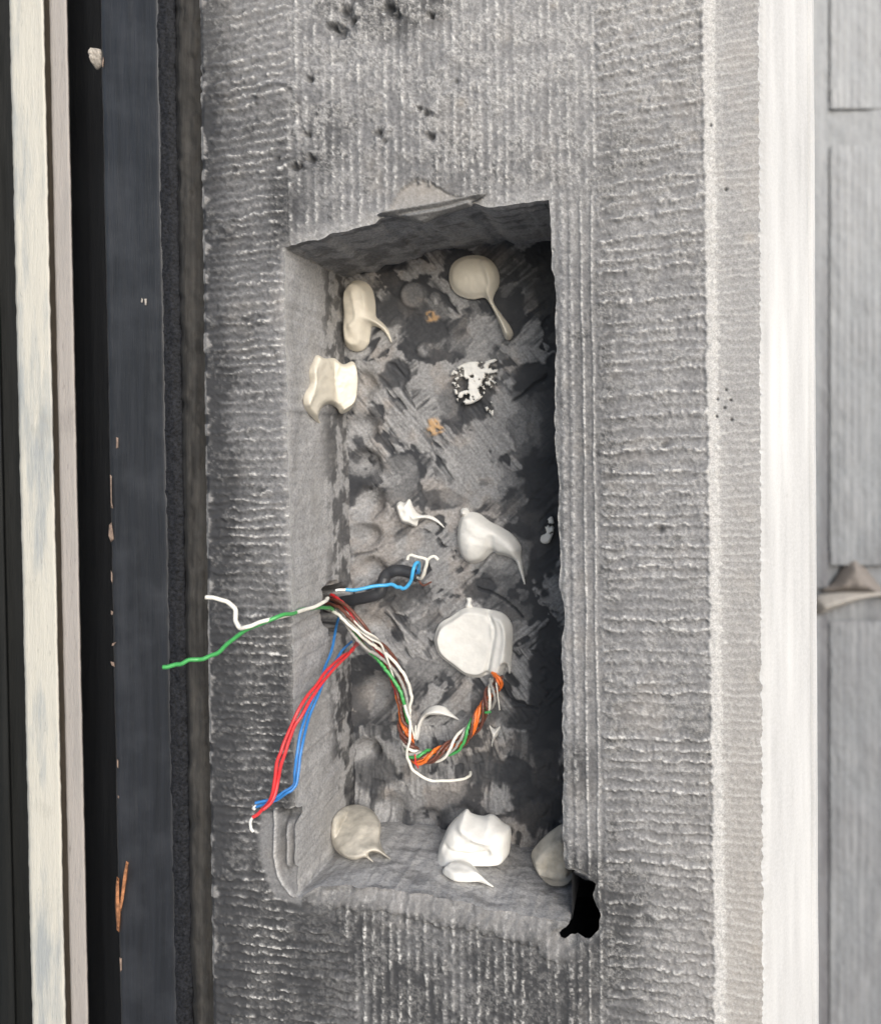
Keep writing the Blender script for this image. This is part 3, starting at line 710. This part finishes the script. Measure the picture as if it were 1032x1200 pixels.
dab([(497, 834), (508, 827), (520, 828), (528, 835), (538, 844), (525, 839), (512, 838), (501, 839), (494, 848), (490, 866), (486, 866), (489, 848)],
    'thin white adhesive comma beside the loop of twisted wires', 3.5, 6, 'gluew', seed=7, nz=.3, feats=[('ridge', [(500, 833), (518, 831), (530, 839)], .8, 2)])
dab([(573, 850), (579, 854), (586, 851), (583, 861), (578, 868), (576, 876), (576, 862)], 'tiny white adhesive fleck right of the twisted wires', 2.5, 4, 'gluew', seed=8, step=.5, nz=.2)
dab([(388, 975), (391, 958), (403, 946), (420, 943), (436, 950), (446, 966), (445, 984), (450, 998), (458, 1007), (446, 1001), (434, 998), (432, 1003), (438, 1011), (427, 1005), (413, 1008), (398, 1001), (390, 990)],
    'dusty round adhesive dab in the lower left corner of the recess', 8, 16, 'gluedirty', base=lambda x, y: np.minimum(.053-.030*(y-943)/65, D*((VX-345)/np.maximum(VX-x, 1)-1)-.002), push=(.4, -.8, .25), sink=.014, seed=9, nz=.5, slope=4, smooth=8, feats=[('ridge', [(420, 960), (416, 985), (432, 993)], 1.8, 6), ('ridge', [(405, 1000), (425, 998)], 1.0, 3), ('dent', 402, 965, 8, -1.2)])
dab([(514, 995), (520, 980), (527, 966), (540, 953), (547, 948), (553, 953), (566, 956), (577, 954), (590, 964), (598, 970), (598, 986), (594, 1004), (577, 1010), (552, 1012), (531, 1012), (515, 1009)],
    'thick lumpy white adhesive dab standing on the recess ledge', 8.5, 20, 'gluew', base=lambda x, y: .0405+0*x-.0045*(y-950)/60, sink=.03, seed=10, nz=.6, smooth=10, slope=5, feats=[('folds', 1.2, 1.1, 9), ('ridge', [(520, 1000), (540, 1000), (590, 1003)], 2.6, 4), ('ridge', [(545, 960), (575, 975), (590, 962)], 2.2, 5), ('ridge', [(528, 985), (550, 992), (575, 990)], -2.6, 4), ('dent', 531, 991, 9, 2.4)])
dab([(518, 1021), (527, 1012), (540, 1009), (553, 1013), (561, 1022), (568, 1030), (579, 1040), (562, 1034), (548, 1034), (534, 1033), (524, 1028)],
    'leaf shaped white adhesive dab at the front of the ledge', 4.5, 9, 'gluew', base=rec, seed=11, nz=.3, push=(0, -.6, .8), sink=.004, feats=[('ridge', [(530, 1018), (550, 1022), (570, 1034)], .9, 3)])
dab([(622, 1002), (632, 986), (648, 972), (662, 966), (672, 985), (672, 1026), (656, 1032), (642, 1029), (630, 1018)],
    'grey dusty adhesive dab half hidden beside the broken corner', 8, 14, 'gluedirty', base=lambda x, y: np.minimum(rec_depth(x, y), .042), seed=12, nz=.7, sink=.02, feats=[('step', ((625, 1008), (665, 1018)), 2.2, 4)])
dab([[(528, 440), (536, 430), (550, 424), (566, 424), (581, 421), (583, 434), (580, 450), (570, 458), (562, 468), (548, 474), (536, 470), (532, 458)], [(568, 474), (576, 471), (578, 482), (577, 487), (571, 484)]],
    'scraped white speckled residue near the middle of the recess back', 1.0, 3, 'gluew', seed=13, step=.55, nz=.4, mask=lambda X, Y: .72*fbm(X/6, Y/5, 61, 4)+.28*fbm(X/2.6, Y/2.6, 65, 2)+.10*gau(X, Y, 560, 440, 22, 22)-.09*gau(X, Y, 540, 446, 14, 10)+.05*gau(X, Y, 548, 465, 10, 8) > .50, name='adhesive_residue', base=lambda x, y: back(x, y)-.0012)
dab([(633, 634), (634, 628), (640, 624), (638, 614), (646, 605), (649, 615), (647, 628), (643, 636), (637, 637)], 'thin white smear on the dark right side of the recess', 1.0, 3, 'gluew', seed=14, step=.55, nz=.5, mask=lambda X, Y: fbm(X/5, Y/5, 63, 3) > .42, name='adhesive_residue', base=lambda x, y: back(x, y)-.001)

# ------------------------------------------------------------------ wires
def tube(name, pts, r, mat, parent=None, sides=10, res=8, kink=1.1, taper=False):
    """pts = (px, py, depth mm); r in photo px at the face"""
    w3 = np.array([P(a, b, c*.76e-3 if c > 0 else c*1e-3) for a, b, c in pts]); w3 = catmull(w3, res)
    jn = len(name)+len(pts)*3.7+pts[0][0]; ii = np.arange(len(w3)); env = np.minimum(1, np.minimum(ii, len(w3)-1-ii)/4.)
    for ax in (0, 1, 2): w3[:, ax] += env*min(r, 2.4)*K*kink*(vn(ii/(res*.55), ii*0+jn, 7+ax)-.5)
    R = r*K; V = []; F = []; n = len(w3)
    T = np.gradient(w3, axis=0); T /= np.linalg.norm(T, axis=1)[:, None]+1e-12
    up = np.array([0., 0, 1]); u = np.cross(T[0], up)
    if np.linalg.norm(u) < .1: u = np.cross(T[0], (1., 0, 0))
    u /= np.linalg.norm(u)
    for i in range(n):
        u = u-T[i]*np.dot(u, T[i]); u /= np.linalg.norm(u); b = np.cross(T[i], u)
        rr = R*(1-.7*i/n if taper else 1)
        for k in range(sides):
            a = 2*math.pi*k/sides; V.append(w3[i]+rr*(u*math.cos(a)+b*math.sin(a)))
    for i in range(n-1):
        for k in range(sides):
            F.append((i*sides+k, i*sides+(k+1) % sides, (i+1)*sides+(k+1) % sides, (i+1)*sides+k))
    F.append(tuple(range(sides-1, -1, -1))); F.append(tuple((n-1)*sides+k for k in range(sides)))
    return mesh(name, V, F, mat, parent)

def wire(parent, pts, col, label, r=2.3, tip=None, **kw):
    r *= .9
    o = tube('wire', pts, r, M[col], parent, **kw); o['label'] = label
    if tip: tube('bare_tip', tip, r*.72, M['bare'], o, res=5)
    return o

print('wires')
bun = thing('wire_bundle', P(392, 712, .042), 'bundle of thin coloured wires spilling from the hole in the recess cheek', 'wires')
bun.location = P(392, 712, .042); bpy.context.view_layer.update()
# green and white pair out over the pillar
wire(bun, [(398, 722, 66), (392, 716, 50), (384, 712, 36), (372, 712, 20), (352, 716, 2), (330, 722, -12), (305, 731, -16), (288, 738, -18), (270, 752, -18), (252, 766, -19), (236, 772, -20), (222, 774, -22), (206, 779, -23), (191, 782, -24)], 'green', 'green wire reaching furthest left', 2.6)
wire(bun, [(384, 701, 28), (379, 706, 20), (362, 714, 8), (340, 720, -6), (315, 727, -15), (292, 734, -20), (282, 736, -20), (277, 728, -19), (276, 716, -18), (270, 708, -18), (258, 702, -19), (241, 700, -20)], 'white', 'white wire with a hooked left end', 2.6)
# red pair
wire(bun, [(418, 752, 60), (413, 762, 44), (400, 770, 28), (385, 784, 12), (368, 805, 0), (350, 832, -8), (334, 868, -12), (326, 890, -14), (322, 915, -15), (318, 935, -16), (306, 950, -17), (296, 958, -18)], 'red', 'red wire of the outer pair', 2.15, [(297, 957, -18), (293, 963, -18), (294, 970, -18), (297, 975, -18)])
wire(bun, [(420, 755, 60), (414, 760, 42), (403, 772, 27), (388, 787, 11), (371, 809, -1), (353, 838, -9), (340, 866, -12), (331, 892, -14), (325, 920, -15), (319, 938, -17), (308, 949, -19)], 'red', 'red wire of the inner pair', 2.1)
# blue pair
wire(bun, [(398, 720, 68), (393, 738, 52), (388, 765, 34), (380, 785, 22), (366, 820, 6), (354, 850, -4), (348, 880, -9), (345, 905, -10), (344, 920, -11), (330, 930, -13), (315, 938, -14), (299, 941, -15)], 'blue', 'blue wire coming straight down from the hole', 1.9)
wire(bun, [(412, 752, 60), (402, 762, 46), (390, 780, 32), (376, 808, 14), (362, 842, 2), (355, 870, -6), (350, 900, -10), (347, 921, -12), (335, 929, -14), (322, 938, -13), (300, 946, -14)], 'blue', 'blue wire of the second pair', 1.9, [(300, 944, -14), (297, 947, -14), (299, 949, -14)])
# the main twisted run
path = catmull([(383, 704, 58), (398, 713, 46), (414, 733, 42), (430, 752, 44), (448, 768, 50), (461, 786, 54), (471, 810, 55), (474, 838, 55), (476, 862, 54), (481, 880, 54), (495, 888, 55), (516, 883, 57), (540, 867, 60), (560, 843, 62), (573, 820, 64), (580, 800, 68), (582, 788, 72)], 10)
nP = len(path)
def strand(col, label, ph, off, t0, t1, tw0=1.3, tw1=6.2, r=2.3):
    pts = []
    for i in range(int(t0*nP), int(t1*nP), 2):
        tt_ = i/nP; p = path[i]; q = path[min(i+1, nP-1)]-path[max(i-1, 0)]; l = math.hypot(q[0], q[1])+1e-6
        nx, ny = -q[1]/l, q[0]/l
        a = ph+2*math.pi*(tw0*tt_+(tw1-tw0)*max(0, tt_-.45)**1.0)
        k = 1.2*off*(1+.25*math.sin(tt_*19+ph*3))
        if tt_ < .4: k *= 1.25
        pts.append((p[0]+nx*k*math.cos(a), p[1]+ny*k*math.cos(a), p[2]-k*math.sin(a)*.42+.8))
    return wire(bun, pts, col, label, r, res=5, kink=.5)
strand('white', 'white wire in the twist', 0.2, 5.2, 0, .97)
strand('brown', 'brown wire in the twist', 1.1, 5.2, 0, .98)
strand('brown', 'dark brown wire in the twist', 1.9, 5.4, .02, .95)
strand('red', 'red wire in the upper twist', 2.8, 5.0, .01, .42)
strand('orange', 'orange wire in the twist', 2.9, 5.4, .38, 1, r=2.5)
strand('brown', 'brown wire in the twist', 3.8, 5.2, 0, .97)
strand('green', 'green wire in the twist', 4.6, 5.6, .08, .86, r=2.4)
strand('grey', 'grey wire in the twist', 5.4, 4.8, 0, .96)
strand('orange', 'orange wire in the twist', 3.5, 4.6, .40, .99, r=2.2)
for dy, k in ((0, 0), (4, 1), (9, 2)):
    wire(bun, [(404+k, 716+dy, 45), (424+k*3, 737+dy, 38), (440+k*3, 747+dy*.9, 42), (447+k*2, 757+dy, 46), (453+k*2, 772+dy, 50), (459+k, 790+dy*.5, 54)], 'white' if k != 1 else 'grey', 'pale wire bowed away from the twist', 1.3)
wire(bun, [(474, 826, 50), (480, 845, 48), (480, 865, 48), (477, 880, 50), (480, 897, 52), (490, 908, 53), (505, 915, 55), (524, 915, 57), (540, 913, 60), (549, 910, 64), (551, 905, 68)], 'white', 'loose white wire below the loop', 2.0)
wire(bun, [(482, 850, 50), (486, 866, 52), (487, 850, 58)], 'white', 'short white wire end', 1.2)
wire(bun, [(486, 884, 50), (487, 894, 50), (490, 900, 52)], 'red', 'short red wire end', 1.)
wire(bun, [(581, 800, 62), (583, 815, 61), (585, 832, 63)], 'white', 'thin white strand under the disc', .9)
wire(bun, [(568, 835, 58), (575, 834, 57)], 'green', 'short green wire end', 1.8)

cab = thing('grey_cable', P(400, 705, .046), 'short dark grey cable with light blue and white wire ends', 'cable')
tube('sheath', [(384, 712, 76), (398, 706, 68), (418, 702, 62), (436, 699, 60), (445, 694, 60), (449, 684, 61), (452, 674, 62), (462, 669, 62), (476, 670, 62), (490, 676, 61)], 8.0, M['sheath'], cab, sides=16, kink=.5)
wire(cab, [(405, 691, 42), (420, 691, 44), (438, 687, 47), (455, 685, 50), (466, 688, 50), (472, 690, 49), (480, 682, 49), (484, 668, 48), (487, 661, 50), (491, 660, 54), (490, 672, 60)], 'skyblue', 'light blue wire', 2.6, [(393, 692, 40), (400, 691, 41), (410, 691, 43)])
wire(cab, [(488, 676, 60), (494, 678, 55), (498, 668, 52), (500, 657, 50), (488, 653, 50), (480, 651, 50), (477, 656, 50)], 'white', 'white wire bent to the left', 2.2)
wire(cab, [(490, 678, 60), (495, 676, 54), (499, 662, 51), (502, 655, 50), (509, 652, 50), (513, 656, 51)], 'white', 'white wire bent to the right', 2.2)
wire(cab, [(488, 676, 60), (492, 682, 58), (497, 686, 62), (505, 682, 68)], 'brown', 'short brown wire end', 1.4)
wire(cab, [(486, 674, 60), (490, 668, 57), (489, 658, 58)], 'blue', 'dark blue wire end', 1.8)

# ------------------------------------------------------------------ timber on the left
def strip(name, prof, mat, parent, amp=.12, seed=0, dy=3, edge=0, ay=70):
    """prof = (nominal px, depth mm) polyline, run over all rows"""
    pr = []
    for (a, b), (c, d) in zip(prof[:-1], prof[1:]):
        n = max(1, int(max(abs(c-a), abs(d-b)/K/1000)/2.5)); n = min(n, 60)
        for k in range(n): pr.append((a+(c-a)*k/n, b+(d-b)*k/n))
    pr.append(prof[-1]); pr = np.array(pr)
    rows = np.concatenate([np.arange(-2600, -260, 90), np.arange(-260, 0, 10), np.arange(0, 1200, dy), np.arange(1200, 1461, 10), np.linspace(1480, 4300, 30)])
    Y, X = np.meshgrid(rows, pr[:, 0], indexing='ij'); _, Z = np.meshgrid(rows, pr[:, 1], indexing='ij')
    xt = X+shift(X)*(Y-600)/1200+edge*(fbm(Y/14, Y*0+seed, seed, 3)-.5)
    z = Z-amp*2*(fbm(X/6, Y/ay, seed+2, 4)-.5)
    # depth is along y at fixed world x taken on the plane of that depth
    p = PV(xt, Y, z*1e-3)
    return mesh(name, p.reshape(-1, 3), gridfaces(*X.shape), mat, parent)

bat = thing('cream_door_frame', P(58, 1190, .03), 'cream painted wooden door frame with a dark groove down it', 'door frame')
strip('cream_board', [(25, 60), (24.5, 22), (25.5, 20.4), (27, 20), (63, 20), (64, 20.5), (64.6, 22), (65, 34)], M['cream'], bat, .16, 11, edge=1.5)
strip('groove', [(62, 32), (74, 32)], M['groove'], bat, .1, 12)
strip('edge_board', [(70.5, 34), (70.6, 24), (71, 22.6), (72, 22), (90, 22), (91, 22.5), (91.6, 24), (92, 60)], M['palestrip'], bat, .10, 13, edge=.8)
inn = thing('inner_door', P(5, 1190, .05), 'almost black door leaf at the far left behind the cream frame', 'door')
strip('leaf', [(-900, 48), (-4, 48), (4, 49), (6, 52), (26, 54)], M['void'], inn, .15, 14)  # dark sheet put where there is only unlit void
jam = thing('dark_door_jamb', P(172, 1190, .012), 'blue black painted timber door jamb beside the stone pillar', 'door jamb')
strip('rebate', [(88, 52), (112, 50), (131, 50)], M['black'], jam, .12, 15)
strip('post', [(130, 52), (130, 14.5), (130.8, 13.0), (132.5, 12.4), (194, 12), (197, 12.4), (198, 20)], M['bluejamb'], jam, .14, 16, edge=1.6)
strip('rough_edge', [(192, 20), (194, 12.3), (197, 12.2), (207, 12.6), (216, 14.0), (220, 18), (222, 40)], M['blackgrain'], jam, .5, 19, edge=3, ay=12)
mj = tag(strip('mortar_joint', [(208, 30), (214, 17), (217, 12), (220, 10), (228, 9.6), (236, 9.4), (246, 10), (262, 11)], M['mortar'], None, 1.3, 17, edge=5, ay=14), 'rough dark mortar joint between the black jamb and stone pillar', 'mortar joint')

rnd = random.Random(4)
def shard(name, pts, th, mat, parent, depth):
    """small splinter: outline with thickness"""
    n = len(pts); c = np.mean(np.array(pts, float), 0)
    V = [P(a, b, depth) for a, b in pts]+[P(c[0]+(a-c[0])*.75, c[1]+(b-c[1])*.85, depth-th*(.7+.5*rnd.random())) for a, b in pts]
    F = [tuple(range(n, 2*n))]+[(i, (i+1) % n, n+(i+1) % n, n+i) for i in range(n)]+[tuple(range(n-1, -1, -1))]
    return mesh(name, V, F, mat, parent, smooth=False)
s1 = shard('splinter', [(148, 1009), (151, 1011), (149, 1030), (145, 1055), (142, 1068), (139, 1070), (142, 1045), (145, 1022)], .0016, M['wood'], jam, .0122)
s2 = shard('splinter', [(137, 1027), (140, 1030), (140, 1050), (142, 1072), (140, 1093), (137, 1090), (135, 1060), (135.5, 1040)], .0018, M['wood'], jam, .0128)
for pts in ([(136, 512), (139, 513), (139, 525), (136, 526)], [(129, 556), (131, 558), (131, 590), (133, 596), (130, 595)], [(128, 615), (131, 612), (134, 632), (130, 635), (127, 628)], [(130, 668), (132, 672), (132, 684), (130, 680)], [(130, 715), (133, 717), (132, 721), (130, 720)],
            [(129, 775), (134, 776), (135, 782), (131, 780)], [(137, 889), (139, 891), (139, 901), (137, 899)], [(140, 1122), (143, 1123), (143, 1137), (141, 1139)], [(138, 932), (140, 933), (139.5, 936), (138, 935)], [(121, 66), (122, 70), (121, 80), (119, 76)], [(137, 752), (131.5, 754), (131, 757), (133, 757)]):
    shard('paint_chip', pts, .0006, M['woodpale'], jam, .0125)
for pts in ([(166, 349), (168, 351), (167, 355), (165, 354)], [(169, 350), (172, 350), (172, 358), (170, 358)], [(205, 1163), (210, 1159), (211, 1165), (206, 1173), (203, 1171)]):
    shard('fleck', pts, .0004, M['crumb'], jam, .0118 if pts[0][0] < 200 else .0142)
# crumb of mortar caught behind the jamb edge
cp = catmull([(107, 68), (110, 60), (113, 57), (118, 58), (121, 64), (120, 76), (115, 82), (111, 79), (109, 73)], 3, True)
cr = pillow('mortar_crumb', [tuple(p) for p in cp], 5, 7, M['crumb'], lambda x, y: 0*x+.0165, step=.6, curve=2, nz=1.5, smooth=1, sink=.006, seed=33)
tag(cr, 'pale crumb of mortar lodged at the top edge of the black jamb', 'mortar crumb')

# ------------------------------------------------------------------ stone wall far behind on the right
YW = .45; SW = (D+YW)/D
wall = thing('far_stone_wall', P(1040, 1500, YW), 'out of focus grey stone block wall in the gap right of the pillar', 'stone wall')
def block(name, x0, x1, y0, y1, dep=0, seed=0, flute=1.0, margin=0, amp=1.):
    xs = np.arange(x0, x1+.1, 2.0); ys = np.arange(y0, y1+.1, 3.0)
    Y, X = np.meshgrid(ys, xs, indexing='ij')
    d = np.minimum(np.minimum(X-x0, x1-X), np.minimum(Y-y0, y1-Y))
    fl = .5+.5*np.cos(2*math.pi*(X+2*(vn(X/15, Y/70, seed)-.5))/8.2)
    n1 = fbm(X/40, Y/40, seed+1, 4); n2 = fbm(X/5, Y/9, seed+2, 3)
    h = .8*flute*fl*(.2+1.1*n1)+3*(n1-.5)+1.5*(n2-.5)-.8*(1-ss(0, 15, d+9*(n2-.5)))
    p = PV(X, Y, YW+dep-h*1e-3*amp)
    du = np.clip(.08*fl*flute+.10*ss(.55, .75, fbm(X/9, Y/34, seed+3, 4))+.10*ss(.5, .7, fbm(X/3, Y/120, seed+4, 3))+.18*(n1-.4)+.34*(1-ss(0, 620, Y)), 0, 1)  # last term paints a veil of haze onto the upper stones
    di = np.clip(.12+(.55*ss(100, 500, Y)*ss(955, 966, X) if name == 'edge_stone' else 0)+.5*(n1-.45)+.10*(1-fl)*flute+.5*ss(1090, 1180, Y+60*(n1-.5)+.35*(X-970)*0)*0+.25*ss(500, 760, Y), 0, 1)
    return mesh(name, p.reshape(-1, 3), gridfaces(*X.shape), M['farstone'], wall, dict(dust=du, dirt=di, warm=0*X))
XL, XR = 972, 1500
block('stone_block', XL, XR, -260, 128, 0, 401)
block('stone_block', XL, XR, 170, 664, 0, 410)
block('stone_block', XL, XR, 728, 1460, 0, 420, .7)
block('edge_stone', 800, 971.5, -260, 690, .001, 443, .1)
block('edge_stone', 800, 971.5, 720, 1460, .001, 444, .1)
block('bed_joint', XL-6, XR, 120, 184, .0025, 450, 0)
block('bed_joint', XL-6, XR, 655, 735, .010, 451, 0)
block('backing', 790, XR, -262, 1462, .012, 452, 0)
# broken spall over the lower joint, and the pale tongue of mortar under it
M['spall'] = stone_mat('spalled_stone', mid=(.20, .18, .165))
sp = pillow('spall', [(962, 692), (975, 682), (984, 668), (992, 656), (1001, 652), (1010, 662), (1022, 676), (1034, 690), (1060, 700), (1060, 706), (1030, 700), (1000, 694), (975, 694)], 16, 18, M['spall'], lambda x, y: 0*x+YW+.006, wall, step=1.5, nz=2.5, seed=50, sink=.03, slope=4)
M['tongue'] = stone_mat('pale_joint_mortar', mid=(.33, .31, .285))
sp2 = pillow('mortar_tongue', [(955, 700), (985, 694), (1030, 694), (1060, 690), (1060, 700), (1031, 699), (1005, 704), (980, 713), (957, 720)], 20, 10, M['tongue'], lambda x, y: 0*x+YW-.004, wall, step=1.5, nz=1.5, seed=51, sink=.04, slope=4)

# drop the unused stray pieces
print('done', sum(len(o.data.polygons) for o in bpy.data.objects if o.type == 'MESH'))
